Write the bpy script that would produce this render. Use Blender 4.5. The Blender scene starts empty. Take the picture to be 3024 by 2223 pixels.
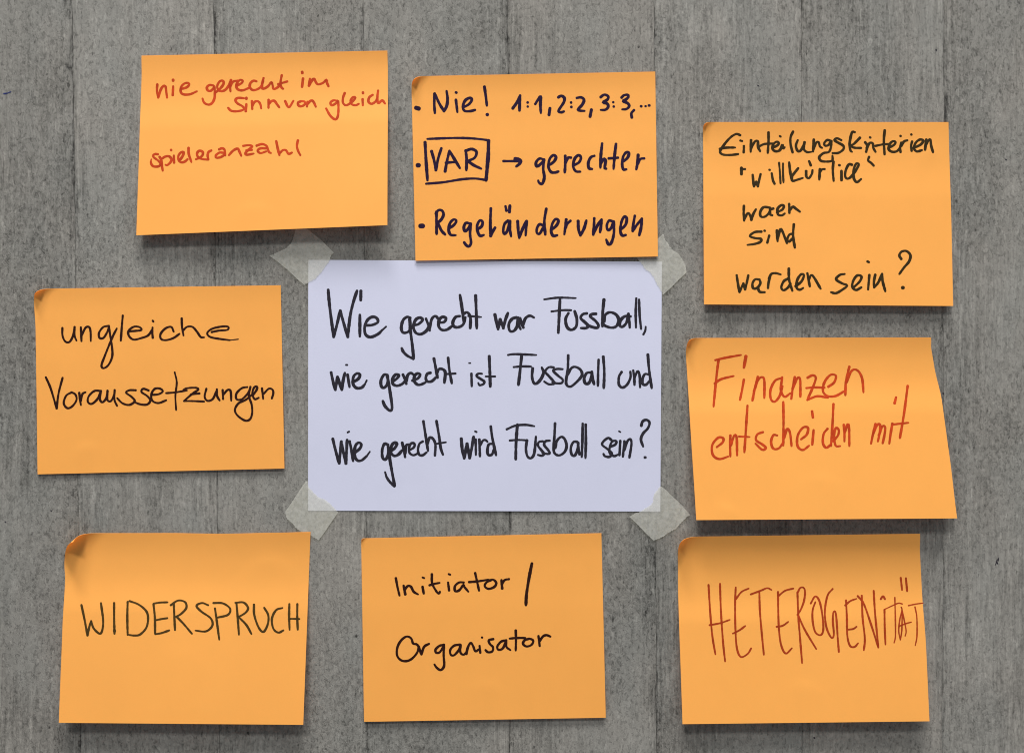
import bpy, math, random
from mathutils import Vector

# ------------------------------------------------------------------ camera
# the wall is the plane y = 0, z is up; the room is on the -y side.
# 1 image pixel of the 3024 px wide photograph = PX metres on the wall
PX = 0.297 / 1042.0            # the centre sheet is an A4 page, 1042 px wide
IW, IH = 3024.0, 2223.0
CAMD = 0.80
S = bpy.context.scene
cam = bpy.data.objects.new("camera", bpy.data.cameras.new("camera"))
S.collection.objects.link(cam)
cam.location = (0, -CAMD, 0)
cam.rotation_euler = (math.radians(90), 0, 0)
cam.data.sensor_width = 36.0
cam.data.lens = 36.0 * CAMD / (IW * PX)
cam.data.clip_start = 0.02
cam.data.clip_end = 60
S.camera = cam

# ------------------------------------------------------------------ light
w = bpy.data.worlds.new("World"); S.world = w; w.use_nodes = True
w.node_tree.nodes["Background"].inputs[0].default_value = (0.93, 0.97, 1.0, 1)
w.node_tree.nodes["Background"].inputs[1].default_value = 0.300

def lamp(name, elev, side, dist, energy, sx, sy, col):
    """a ceiling luminaire: elev = degrees above the wall's normal, side = degrees to the right"""
    e, a = math.radians(elev), math.radians(side)
    d = Vector((math.sin(a) * math.cos(e), -math.cos(a) * math.cos(e), math.sin(e)))
    l = bpy.data.lights.new(name, 'AREA'); l.shape = 'RECTANGLE'; l.size = sx; l.size_y = sy
    l.energy = energy; l.color = col
    o = bpy.data.objects.new(name, l); S.collection.objects.link(o)
    o.location = d * dist
    o.rotation_euler = (-d).to_track_quat('-Z', 'Y').to_euler()
lamp("ceiling_light", 46, -14, 6.4, 205, 1.30, 0.75, (1.0, 0.975, 0.94))
lamp("ceiling_light", 66, 22, 6.0, 315, 1.60, 0.80, (1.0, 0.97, 0.93))
lamp("ceiling_light", 74.5, -20, 6.0, 315, 1.60, 0.70, (1.0, 0.97, 0.93))

S.cycles.pixel_filter_type = 'BLACKMAN_HARRIS'; S.cycles.filter_width = 1.05
vs = S.view_settings
S.display_settings.display_device = 'sRGB'
vs.view_transform = 'Standard'; vs.look = 'None'; vs.exposure = 0.0; vs.gamma = 1.0

# ------------------------------------------------------------------ helpers
def wall_pt(x, y):
    return Vector(((x - IW / 2) * PX, 0.0, (IH / 2 - y) * PX))
def at(x, y, h):
    """photo pixel + height above the wall (m) -> point in the room"""
    p = wall_pt(x, y)
    return p + (Vector((0, -CAMD, 0)) - p) * (h / CAMD)

def mesh_obj(name, verts, faces, mat, parent=None, smooth=False, uvs=None):
    me = bpy.data.meshes.new(name)
    me.from_pydata([tuple(v) for v in verts], [], faces)
    if uvs:
        l = me.uv_layers.new(name="UVMap")
        for lp in me.loops:
            l.data[lp.index].uv = uvs[lp.vertex_index]
    if smooth:
        me.polygons.foreach_set("use_smooth", [True] * len(me.polygons))
    me.update()
    o = bpy.data.objects.new(name, me); S.collection.objects.link(o)
    if mat: me.materials.append(mat)
    if parent:
        o.parent = parent
        o.matrix_parent_inverse = parent.matrix_world.inverted()
    return o

class N:
    """tiny node helper"""
    def __init__(s, name):
        s.m = bpy.data.materials.new(name); s.m.use_nodes = True
        s.t = s.m.node_tree; s.t.nodes.clear()
    def n(s, kind, **kw):
        nd = s.t.nodes.new(kind)
        for k, v in kw.items():
            if k.startswith('i_'):
                key = k[2:]
                nd.inputs[int(key) if key.isdigit() else key].default_value = v
            else: setattr(nd, k, v)
        return nd
    def l(s, a, ao, b, bi): s.t.links.new(a.outputs[ao], b.inputs[bi])
    def math(s, op, a, b=None, c=None, clamp=False):
        nd = s.t.nodes.new('ShaderNodeMath'); nd.operation = op; nd.use_clamp = clamp
        for i, x in enumerate((a, b, c)):
            if x is None: continue
            if isinstance(x, (int, float)): nd.inputs[i].default_value = x
            else: s.t.links.new(x, nd.inputs[i])
        return nd.outputs[0]
    def ramp(s, x, lo, hi, a=0.0, b=1.0):
        nd = s.t.nodes.new('ShaderNodeMapRange'); nd.clamp = True
        s.t.links.new(x, nd.inputs[0])
        for i, v in ((1, lo), (2, hi), (3, a), (4, b)): nd.inputs[i].default_value = v
        return nd.outputs[0]
    def noise(s, vec, sc, scale=1.0, detail=2.0, rough=0.5, dist=0.0):
        mp = s.n('ShaderNodeMapping'); s.t.links.new(vec, mp.inputs[0]); mp.inputs['Scale'].default_value = sc
        nz = s.n('ShaderNodeTexNoise'); s.l(mp, 0, nz, 'Vector')
        nz.inputs['Scale'].default_value = scale; nz.inputs['Detail'].default_value = detail
        nz.inputs['Roughness'].default_value = rough; nz.inputs['Distortion'].default_value = dist
        return nz.outputs[0]

# ------------------------------------------------------------------ materials
def concrete(name="board_marked_concrete"):
    g = N(name)
    tc = g.n('ShaderNodeTexCoord'); oi = g.n('ShaderNodeObjectInfo')
    uv = g.n('ShaderNodeUVMap')
    # every board continues the texture with an offset of its own
    off = g.n('ShaderNodeCombineXYZ')
    g.t.links.new(g.math('MULTIPLY', oi.outputs['Random'], 3.7), off.inputs[1])
    add = g.n('ShaderNodeVectorMath', operation='ADD')
    g.l(tc, 'Object', add, 0); g.l(off, 0, add, 1)
    V = add.outputs[0]
    big = g.noise(V, (1, 1, .6), 9, 3, .6)
    mid = g.noise(V, (1, 1, .55), 38, 3, .6, .4)
    streak = g.noise(V, (1, 1, .07), 420, 3, .65)
    streak2 = g.noise(V, (1, 1, .035), 190, 2, .55)
    fleck = g.noise(V, (1, 1, .62), 430, 3, .62, .5)
    fleck2 = g.noise(V, (1, 1, .30), 560, 2, .6, .3)
    light = g.noise(V, (1, 1, .32), 300, 2, .55, .3)
    patch = g.noise(V, (1, 1, .45), 15, 2, .5)
    # distance to the board edges (uv.x in metres from the left, uv.y from the right)
    sep = g.n('ShaderNodeSeparateXYZ'); g.l(uv, 0, sep, 0)
    e0 = g.math('MINIMUM', sep.outputs[0], sep.outputs[1])
    wob = g.noise(V, (1, 1, .22), 240, 3, .7)
    e = g.math('ADD', e0, g.ramp(wob, .3, .7, -.0016, .0024))
    near = g.ramp(e, 0.0, 0.024, 1, 0)
    line = g.ramp(e, 0.0, 0.0022, 1, 0)
    v = g.math('ADD', 1.10, g.ramp(big, .3, .7, -.10, .10))
    v = g.math('ADD', v, g.ramp(mid, .3, .7, -.13, .10))
    wide = g.noise(V, (1, 1, .5), 2.6, 2, .5)
    v = g.math('ADD', v, g.ramp(wide, .35, .65, -.08, .08))
    # vertical grain, stronger in patches and beside the joints
    sw = g.math('ADD', g.ramp(patch, .42, .62, .12, 1.1), g.math('MULTIPLY', near, .8))
    st = g.math('ADD', g.ramp(streak, .30, .70, -.24, .20), g.ramp(streak2, .3, .7, -.12, .10))
    v = g.math('ADD', v, g.math('MULTIPLY', st, g.math('MINIMUM', sw, 1.3)))
    mott = g.noise(V, (1, 1, .72), 330, 4, .68, .8)
    v = g.math('ADD', v, g.math('MULTIPLY', g.ramp(mott, .38, .60, -.22, .13), g.ramp(big, .35, .62, 1.15, .55)))
    # dark flecks and short dashes
    f1 = g.math('MULTIPLY', g.ramp(fleck, .545, .60), g.ramp(patch, .35, .65, -.32, -.18))
    f2 = g.math('MULTIPLY', g.ramp(fleck2, .62, .67), -.26)
    v = g.math('ADD', v, f1); v = g.math('ADD', v, f2)
    v = g.math('ADD', v, g.math('MULTIPLY', g.ramp(light, .61, .68), .24))
    fine = g.noise(V, (1, 1, 1), 1500, 1, .5)
    v = g.math('ADD', v, g.ramp(fine, .3, .7, -.07, .07))
    # dark, broken line of slurry along the joints
    brk = g.noise(V, (1, 1, .12), 260, 3, .7)
    brk2 = g.noise(V, (.2, 1, 1), 26, 2, .5)
    ln = g.math('MULTIPLY', line, g.math('MULTIPLY', g.ramp(brk, .40, .54), g.ramp(brk2, .36, .58)))
    v = g.math('SUBTRACT', v, g.math('MULTIPLY', ln, .52))
    st3 = g.math('MULTIPLY', g.ramp(e, 0.0, 0.010, 1, 0), g.math('MULTIPLY', g.ramp(g.noise(V, (1, 1, .10), 420, 3, .65), .52, .62), g.ramp(brk2, .34, .60, .4, 1.4)))
    v = g.math('SUBTRACT', v, g.math('MULTIPLY', st3, .30))
    # sparse black pin holes
    mp = g.n('ShaderNodeMapping'); g.t.links.new(V, mp.inputs[0]); mp.inputs['Scale'].default_value = (1, .2, .8)
    vo = g.n('ShaderNodeTexVoronoi', feature='F1'); g.l(mp, 0, vo, 'Vector'); vo.inputs['Scale'].default_value = 46
    sc = g.n('ShaderNodeSeparateColor'); g.l(vo, 'Color', sc, 0)
    pit = g.math('MULTIPLY', g.ramp(vo.outputs['Distance'], .035, .065, 1, 0), g.ramp(sc.outputs[0], .74, .76))
    v = g.math('SUBTRACT', v, g.math('MULTIPLY', pit, .55))
    v = g.math('MULTIPLY', v, g.ramp(oi.outputs['Random'], 0, 1, .98, 1.02))
    v = g.math('MAXIMUM', v, .16)
    hue = g.noise(V, (1, 1, .5), 22, 2, .5)
    mixc = g.n('ShaderNodeMix', data_type='RGBA')
    g.t.links.new(g.ramp(hue, .35, .65), mixc.inputs[0])
    mixc.inputs[6].default_value = (.186, .178, .163, 1); mixc.inputs[7].default_value = (.174, .172, .160, 1)
    mul = g.n('ShaderNodeVectorMath', operation='SCALE')
    g.t.links.new(mixc.outputs[2], mul.inputs[0]); g.t.links.new(v, mul.inputs['Scale'])
    bs = g.n('ShaderNodeBsdfPrincipled'); g.l(mul, 0, bs, 'Base Color')
    bs.inputs['Roughness'].default_value = .78; bs.inputs['Specular IOR Level'].default_value = .18
    bmp = g.n('ShaderNodeBump'); bmp.inputs['Strength'].default_value = .45; bmp.inputs['Distance'].default_value = .0006
    g.t.links.new(v, bmp.inputs['Height']); g.l(bmp, 0, bs, 'Normal')
    out = g.n('ShaderNodeOutputMaterial'); g.l(bs, 0, out, 0)
    return g.m

def paper(name, col, var, trans, fibre=900, tcol=None):
    g = N(name)
    tc = g.n('ShaderNodeTexCoord')
    a = g.noise(tc.outputs['Object'], (1, 1, 1), 7, 3, .5)
    b = g.noise(tc.outputs['Object'], (1, 1, 1), fibre, 2, .6)
    c = g.noise(tc.outputs['Object'], (1, 1, .5), 60, 3, .6)
    v = g.math('ADD', g.ramp(a, .3, .7, 1 - var, 1 + var), g.ramp(b, .3, .7, -var * .8, var * .8))
    v = g.math('ADD', v, g.ramp(c, .3, .7, -var * .5, var * .5))
    mul = g.n('ShaderNodeVectorMath', operation='SCALE'); mul.inputs[0].default_value = col
    g.t.links.new(v, mul.inputs['Scale'])
    bs = g.n('ShaderNodeBsdfPrincipled'); g.l(mul, 0, bs, 'Base Color')
    bs.inputs['Roughness'].default_value = .62; bs.inputs['Specular IOR Level'].default_value = .22
    h = g.math('ADD', b, g.math('MULTIPLY', g.noise(tc.outputs['Object'], (1, 1, .35), 34, 2, .5, .6), 9.0))
    bmp = g.n('ShaderNodeBump'); bmp.inputs['Strength'].default_value = .35; bmp.inputs['Distance'].default_value = .00012
    g.t.links.new(h, bmp.inputs['Height']); g.l(bmp, 0, bs, 'Normal')
    out = g.n('ShaderNodeOutputMaterial')
    tr = g.n('ShaderNodeBsdfTranslucent'); tr.inputs[0].default_value = (*(tcol or col), 1)
    mx = g.n('ShaderNodeMixShader'); mx.inputs[0].default_value = trans
    g.l(bs, 0, mx, 1); g.l(tr, 0, mx, 2); g.l(mx, 0, out, 0)
    return g.m

def ink(name, col, var=.18, rough=.6, spec=.08, thin=0.0):
    g = N(name)
    tc = g.n('ShaderNodeTexCoord')
    a = g.noise(tc.outputs['Object'], (1, 1, 1), 260, 3, .6)
    v = g.ramp(a, .3, .7, 1 - var, 1 + var)
    mul = g.n('ShaderNodeVectorMath', operation='SCALE'); mul.inputs[0].default_value = col
    g.t.links.new(v, mul.inputs['Scale'])
    bs = g.n('ShaderNodeBsdfPrincipled'); g.l(mul, 0, bs, 'Base Color')
    bs.inputs['Roughness'].default_value = rough; bs.inputs['Specular IOR Level'].default_value = spec
    out = g.n('ShaderNodeOutputMaterial')
    if thin:                       # ink that lets the paper through: strokes that cross come out darker
        tp = g.n('ShaderNodeBsdfTransparent'); mx = g.n('ShaderNodeMixShader')
        g.t.links.new(g.ramp(g.noise(tc.outputs['Object'], (1, 1, 1), 700, 2, .6), .3, .7, 1 - thin * 1.4, 1 - thin * .6), mx.inputs[0])
        g.l(tp, 0, mx, 1); g.l(bs, 0, mx, 2); g.l(mx, 0, out, 0)
    else: g.l(bs, 0, out, 0)
    return g.m

def tape_mat():
    g = N("crepe_tape")
    tc = g.n('ShaderNodeTexCoord')
    a = g.noise(tc.outputs['Object'], (1, 1, 1), 330, 3, .6, .5)
    b = g.noise(tc.outputs['Object'], (1, 1, 1), 60, 3, .6)
    v = g.math('ADD', g.ramp(a, .3, .7, .93, 1.07), g.ramp(b, .3, .7, -.05, .05))
    mul = g.n('ShaderNodeVectorMath', operation='SCALE'); mul.inputs[0].default_value = (.66, .66, .63)
    g.t.links.new(v, mul.inputs['Scale'])
    df = g.n('ShaderNodeBsdfPrincipled'); g.l(mul, 0, df, 'Base Color')
    bmp = g.n('ShaderNodeBump'); bmp.inputs['Strength'].default_value = .6; bmp.inputs['Distance'].default_value = .0003
    wr = g.noise(tc.outputs['Object'], (1, 1, .35), 150, 3, .6, 1.0)
    g.t.links.new(g.math('ADD', wr, g.math('MULTIPLY', a, .3)), bmp.inputs['Height']); g.l(bmp, 0, df, 'Normal')
    df.inputs['Roughness'].default_value = .5; df.inputs['Specular IOR Level'].default_value = .25
    tp = g.n('ShaderNodeBsdfTransparent'); tp.inputs[0].default_value = (.98, .97, .87, 1)
    mx = g.n('ShaderNodeMixShader')
    g.t.links.new(g.ramp(a, .3, .7, .30, .42), mx.inputs[0])
    g.l(tp, 0, mx, 1); g.l(df, 0, mx, 2)
    out = g.n('ShaderNodeOutputMaterial'); g.l(mx, 0, out, 0)
    return g.m

M_WALL = concrete()
M_JOINT = ink("joint_dirt", (.035, .033, .03), .3, .9, .1)
M_ORANGE = paper("orange_note_paper", (.955, .468, .107), .016, .32, tcol=(1.0, .55, .15))
M_WHITE = paper("cool_white_paper", (.540, .556, .700), .008, .06, tcol=(.55, .57, .70))
M_RED = ink("red_marker", (.45, .042, .009), .2, thin=.14)
M_BRICK = ink("brown_red_marker", (.31, .034, .008), .2, thin=.14)
M_NAVY = ink("blue_black_marker", (.014, .005, .024), .3)
M_DARKRED = ink("brown_black_marker", (.022, .006, .004), .3)
M_OLIVE = ink("olive_black_marker", (.028, .018, .006), .3, thin=.05)
M_OLIVE2 = ink("faded_olive_marker", (.050, .030, .008), .25, thin=.10)
M_BLACK = ink("black_marker", (.020, .018, .026), .3)
M_BLUE = ink("blue_ink", (.02, .03, .12), .3)
M_TAPE = tape_mat()

# ------------------------------------------------------------------ wall
rnd = random.Random(5)
# joints: x at the top and at the bottom of the picture
JOINTS = [(-640, -610), (-210, -188), (213, 240), (630, 648), (1072, 1086), (1501, 1505), (1932, 1938),
          (2367, 2370), (2789, 2783), (3215, 3215), (3640, 3640)]
Y0, Y1 = -900.0, 3120.0
def jx(j, y):
    a, b = JOINTS[j]
    return a + (b - a) * (y / IH)
wall = mesh_obj("wall",
    [wall_pt(-640, Y0) + Vector((0, .0012, 0)), wall_pt(3640, Y0) + Vector((0, .0012, 0)),
     wall_pt(3640, Y1) + Vector((0, .0012, 0)), wall_pt(-640, Y1) + Vector((0, .0012, 0)),
     wall_pt(-640, Y0) + Vector((0, .03, 0)), wall_pt(3640, Y0) + Vector((0, .03, 0)),
     wall_pt(3640, Y1) + Vector((0, .03, 0)), wall_pt(-640, Y1) + Vector((0, .03, 0))],
    [(0, 3, 2, 1), (4, 5, 6, 7), (0, 1, 5, 4), (2, 3, 7, 6), (1, 2, 6, 5), (3, 0, 4, 7)], M_JOINT)
wall["kind"] = "structure"
NSEG = 150
edges = []
for j in range(len(JOINTS)):
    cur = 0.0; row = []
    for i in range(NSEG + 1):
        cur = cur * .80 + rnd.uniform(-.9, .9)
        row.append((cur, max(.03, rnd.gauss(-.05, .30))))      # wander of the joint, half gap (px)
    edges.append(row)
for j in range(len(JOINTS) - 1):
    vs_, fs, uvs = [], [], []
    d = rnd.uniform(-.00006, .00006)
    for i in range(NSEG + 1):
        y = Y0 + (Y1 - Y0) * i / NSEG
        xl = jx(j, y) + edges[j][i][0] + edges[j][i][1]
        xr = jx(j + 1, y) + edges[j + 1][i][0] - edges[j + 1][i][1]
        wd = (xr - xl) * PX
        for k, (x, dy) in enumerate(((xl, .0011), (xl + .3, .00010), (xl + 2.2, 0), (xr - 2.2, 0), (xr - .3, .00010), (xr, .0011))):
            p = wall_pt(x, y); p.y = dy + d
            vs_.append(p); uvs.append(((x - xl) * PX, (xr - x) * PX))
        if i:
            a = (i - 1) * 6; b = i * 6
            for k in range(5): fs.append((a + k, a + k + 1, b + k + 1, b + k))
    fs = [tuple(reversed(f)) for f in fs]
    mesh_obj("panel", vs_, fs, M_WALL, wall, uvs=uvs)

# ------------------------------------------------------------------ marker strokes
def parse(s):
    out = []
    for st in s.split(';'):
        st = st.strip()
        if not st: continue
        wd = None
        if st.startswith('w'):
            h, st = st.split(' ', 1); wd = float(h[1:])
        out.append((wd, [tuple(float(c) for c in q.split(',')) for q in st.split()]))
    return out

def smooth_line(p, step):
    """centripetal-ish Catmull-Rom through the points, resampled"""
    if len(p) == 1: p = [(p[0][0] - .5, p[0][1]), (p[0][0] + .5, p[0][1])]
    if len(p) == 2:
        q = p
    else:
        q = []
        P = [(2 * p[0][0] - p[1][0], 2 * p[0][1] - p[1][1])] + p + [(2 * p[-1][0] - p[-2][0], 2 * p[-1][1] - p[-2][1])]
        for i in range(1, len(P) - 2):
            a, b, c, d = P[i - 1:i + 3]
            n = 8
            for k in range(n):
                t = k / n
                q.append(tuple(.5 * (2 * b[m] + (c[m] - a[m]) * t + (2 * a[m] - 5 * b[m] + 4 * c[m] - d[m]) * t * t
                                     + (3 * b[m] - a[m] - 3 * c[m] + d[m]) * t ** 3) for m in (0, 1)))
        q.append(p[-1])
    L = [0]
    for i in range(1, len(q)): L.append(L[-1] + math.dist(q[i], q[i - 1]))
    tot = max(L[-1], 1e-6); n = max(2, int(tot / step) + 1)
    out = []; i = 1
    for k in range(n):
        s = tot * k / (n - 1)
        while i < len(q) - 1 and L[i] < s: i += 1
        f = (s - L[i - 1]) / max(L[i] - L[i - 1], 1e-9)
        out.append((q[i - 1][0] + (q[i][0] - q[i - 1][0]) * f, q[i - 1][1] + (q[i][1] - q[i - 1][1]) * f))
    return out

inkr = random.Random(11)
def word(name, text, strokes, ox, oy, k, width, mat, surf, parent, label):
    """one handwritten word: ribbons of ink lying on the paper; coordinates in zoomed pixels"""
    V, F = [], []
    for si, (wd, pts) in enumerate(parse(strokes)):
        lift = .00003 + .000005 * (si % 12)
        W = (wd or width) / k * 1.07
        px = [(ox + x / k, oy + y / k) for x, y in pts]
        ln = smooth_line(px, 2.6)
        n = len(ln); dot = wd is not None and n < 8
        rows = []
        ph = inkr.uniform(0, 6)
        for i, (x, y) in enumerate(ln):
            a = ln[max(i - 1, 0)]; b = ln[min(i + 1, n - 1)]
            tx, ty = b[0] - a[0], b[1] - a[1]; m = math.hypot(tx, ty) or 1; tx /= m; ty /= m
            hw = W / 2 * (1 + .09 * math.sin(ph + i * .21) + .04 * math.sin(2 * ph + i * .9) + inkr.uniform(-.05, .05))
            # a chisel-like nib: a little broader on down strokes
            hw *= .93 + .12 * abs(ty)
            if i > n - 5 and n > 12: hw *= (1, .96, .90, .82)[3 - (n - 1 - i)] if n - 1 - i < 4 else 1
            rows.append((x, y, tx, ty, hw))
        l0 = lift
        def add(x, y, off):
            u, v, h = surf(x, y)
            V.append(at(x, y, h + off))
        base = len(V)
        for i, (x, y, tx, ty, hw) in enumerate(rows):
            off = l0 + .000004 * i / n
            add(x - ty * hw, y + tx * hw, off); add(x, y, off); add(x + ty * hw, y - tx * hw, off)
            if i:
                p = base + (i - 1) * 3; q = base + i * 3
                F.append((p, q, q + 1, p + 1)); F.append((p + 1, q + 1, q + 2, p + 2))
        for (x, y, tx, ty, hw), sgn, r0 in ((rows[0], -1, base), (rows[-1], 1, base + (n - 1) * 3)):
            off = l0 if sgn < 0 else l0 + .000004 * (n - 1) / n
            arc = []
            for q in range(1, 6):
                a = math.pi * q / 6
                c, s = math.cos(a), math.sin(a)
                add(x - ty * hw * c + tx * hw * s * sgn * .9, y + tx * hw * c + ty * hw * s * sgn * .9, off)
                arc.append(len(V) - 1)
            ring = [r0] + arc + [r0 + 2]
            for q in range(len(ring) - 1):
                f = (r0 + 1, ring[q + 1], ring[q])
                F.append(f if sgn < 0 else tuple(reversed(f)))
    o = mesh_obj(name, V, F, mat, parent)
    o["label"] = label
    return o

# ------------------------------------------------------------------ sheets of paper
def interp(tab, t):
    if not tab: return 0.0
    if t <= tab[0][0]: return tab[0][1]
    for (a, x), (b, y) in zip(tab, tab[1:]):
        if t <= b:
            f = (t - a) / (b - a); f = f * f * (3 - 2 * f)
            return x + (y - x) * f
    return tab[-1][1]

class Sheet:
    def __init__(s, TL, TR, BR, BL, hfun, curl=None, le=None, re=None, te=None):
        s.c = (TL, TR, BR, BL); s.h = hfun; s.curl = curl; s.le = le; s.re = re; s.te = te
        if curl:
            a, b, ang = curl
            q = math.hypot(1 / a, 1 / b)
            s.n = (-(1 / a) / q, -(1 / b) / q); s.cc = 1 / q
            # the corner rolls up ever more tightly towards its tip
            s.tab = [(0.0, 0.0)]; X = Z = 0.0; M = 120
            for i in range(int(M * 1.3)):
                t = (i + .5) / M; a_ = math.radians(ang) * t ** 1.9
                X += math.cos(a_) / M; Z += math.sin(a_) / M
                s.tab.append((X, Z))
    def flat(s, u, v):
        TL, TR, BR, BL = s.c
        x = (TL[0] * (1 - u) + TR[0] * u) * (1 - v) + (BL[0] * (1 - u) + BR[0] * u) * v
        y = (TL[1] * (1 - u) + TR[1] * u) * (1 - v) + (BL[1] * (1 - u) + BR[1] * u) * v
        x += interp(s.le, v) * (1 - u) + interp(s.re, v) * u
        y += interp(s.te, u) * (1 - v)
        return x, y
    def bend(s, x, y, h):
        if not s.curl: return x, y, h
        TL = s.c[0]
        d = (x - TL[0]) * s.n[0] + (y - TL[1]) * s.n[1] + s.cc
        if d <= 0: return x, y, h
        f = min(d / s.cc * 120, len(s.tab) - 1.001); i = int(f); f -= i
        X = s.tab[i][0] * (1 - f) + s.tab[i + 1][0] * f; Z = s.tab[i][1] * (1 - f) + s.tab[i + 1][1] * f
        m = X * s.cc - d
        return x + s.n[0] * m, y + s.n[1] * m, h + Z * s.cc * PX
    def surf(s, x, y):
        """photo pixel -> u, v, height of the sheet there"""
        u = v = .5
        for _ in range(8):
            fx, fy = s.flat(u, v); e = 1e-3
            ax, ay = s.flat(u + e, v); bx, by = s.flat(u, v + e)
            a, b, c, d = (ax - fx) / e, (bx - fx) / e, (ay - fy) / e, (by - fy) / e
            det = a * d - b * c; rx, ry = x - fx, y - fy
            u += (rx * d - ry * b) / det; v += (ry * a - rx * c) / det
        x2, y2, h = s.bend(x, y, s.h(min(max(u, 0), 1), min(max(v, 0), 1)))
        return u, v, h
    def build(s, name, mat, nu, nv, pw=1.4, thick=.00016):
        V, F = [], []
        for j in range(nv + 1):
            v = (j / nv) ** pw
            for i in range(nu + 1):
                u = (i / nu) ** pw
                x, y = s.flat(u, v)
                x, y, h = s.bend(x, y, s.h(u, v))
                V.append(at(x, y, h))
        for j in range(nv):
            for i in range(nu):
                a = j * (nu + 1) + i
                F.append((a, a + nu + 1, a + nu + 2, a + 1))
        # the back of the paper and its cut edges, as faces of their own
        nF = len(V); bk = []
        for j in range(nv + 1):
            for i in range(nu + 1):
                q = lambda a, b: V[min(max(b, 0), nv) * (nu + 1) + min(max(a, 0), nu)]
                n = (q(i + 1, j) - q(i - 1, j)).cross(q(i, j - 1) - q(i, j + 1)).normalized()
                bk.append(V[j * (nu + 1) + i] - n * thick)
        V = V + bk
        F += [tuple(x + nF for x in reversed(f)) for f in list(F)]
        rim = [i for i in range(nu)] + [j * (nu + 1) + nu for j in range(nv)] \
            + [nv * (nu + 1) + i for i in range(nu, 0, -1)] + [j * (nu + 1) for j in range(nv, 0, -1)]
        nS = len(F); nb = len(V)
        V = V + [V[i] for i in rim] + [V[i + nF] for i in rim]
        L = len(rim)
        for i in range(L):
            F.append((nb + i, nb + (i + 1) % L, nb + L + (i + 1) % L, nb + L + i))
        o = mesh_obj(name, V, F, mat, smooth=True)
        return o

def note_h(Hl, Hr, top, v0=.12, wob=.00035, seed=0, base=.0004, dip=0.0, dents=()):
    r = random.Random(seed); p1, p2, p3 = r.uniform(0, 6), r.uniform(0, 6), r.uniform(0, 6)
    def f(u, v):
        H = Hl + (Hr - Hl) * u
        h = base
        # the top edge stands off a little above the glue strip
        if v < v0:
            h += top * (1 - v / v0) ** 2 * (.75 + .25 * math.sin(u * 3 + p3))
        t = max(0.0, (v - v0) / (1 - v0))
        q = min(1.0, t / .34); q = q * q * (3 - 2 * q)
        h += H * (1 - (1 - t) ** 1.02) * (.35 + .65 * q) * q ** .35
        h += dip * math.sin(math.pi * u) * t
        h += wob * t * (math.sin(u * 5.1 + v * 2.2 + p1) + .7 * math.sin(v * 7 - u * 3 + p2) + .4 * math.sin(u * 13 + v * 5 + p3)) * .6
        # faint finger dents and creases: (u, v, height, width along, width across, turn)
        for du, dv, am, wa, wc, tn in dents:
            x, y = (u - du) * 1.36, v - dv
            c, s_ = math.cos(tn), math.sin(tn)
            p, q2 = x * c + y * s_, -x * s_ + y * c - 3.2 * (x * c + y * s_) ** 2
            h += am * math.exp(-(p / wa) ** 2) / (1 + math.exp(max(-40, min(40, -q2 / wc)))) * math.exp(-max(0, q2) / .12)
        return max(h, base * .9)
    return f

def note(sheet, label, words, ox, oy, k, width, mat, nu=112, nv=88):
    o = sheet.build("sticky_note", M_ORANGE, nu, nv)
    o["label"] = label; o["category"] = "sticky note"; o["group"] = "orange sticky notes around the white sheet"
    for txt, strokes in words:
        nm = "written_symbol" if not any(c.isalpha() for c in txt) else "written_word"
        word(nm, txt, strokes, ox, oy, k, width, mat, sheet.surf, o, 'handwriting reading "%s"' % txt)
    return o

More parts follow.
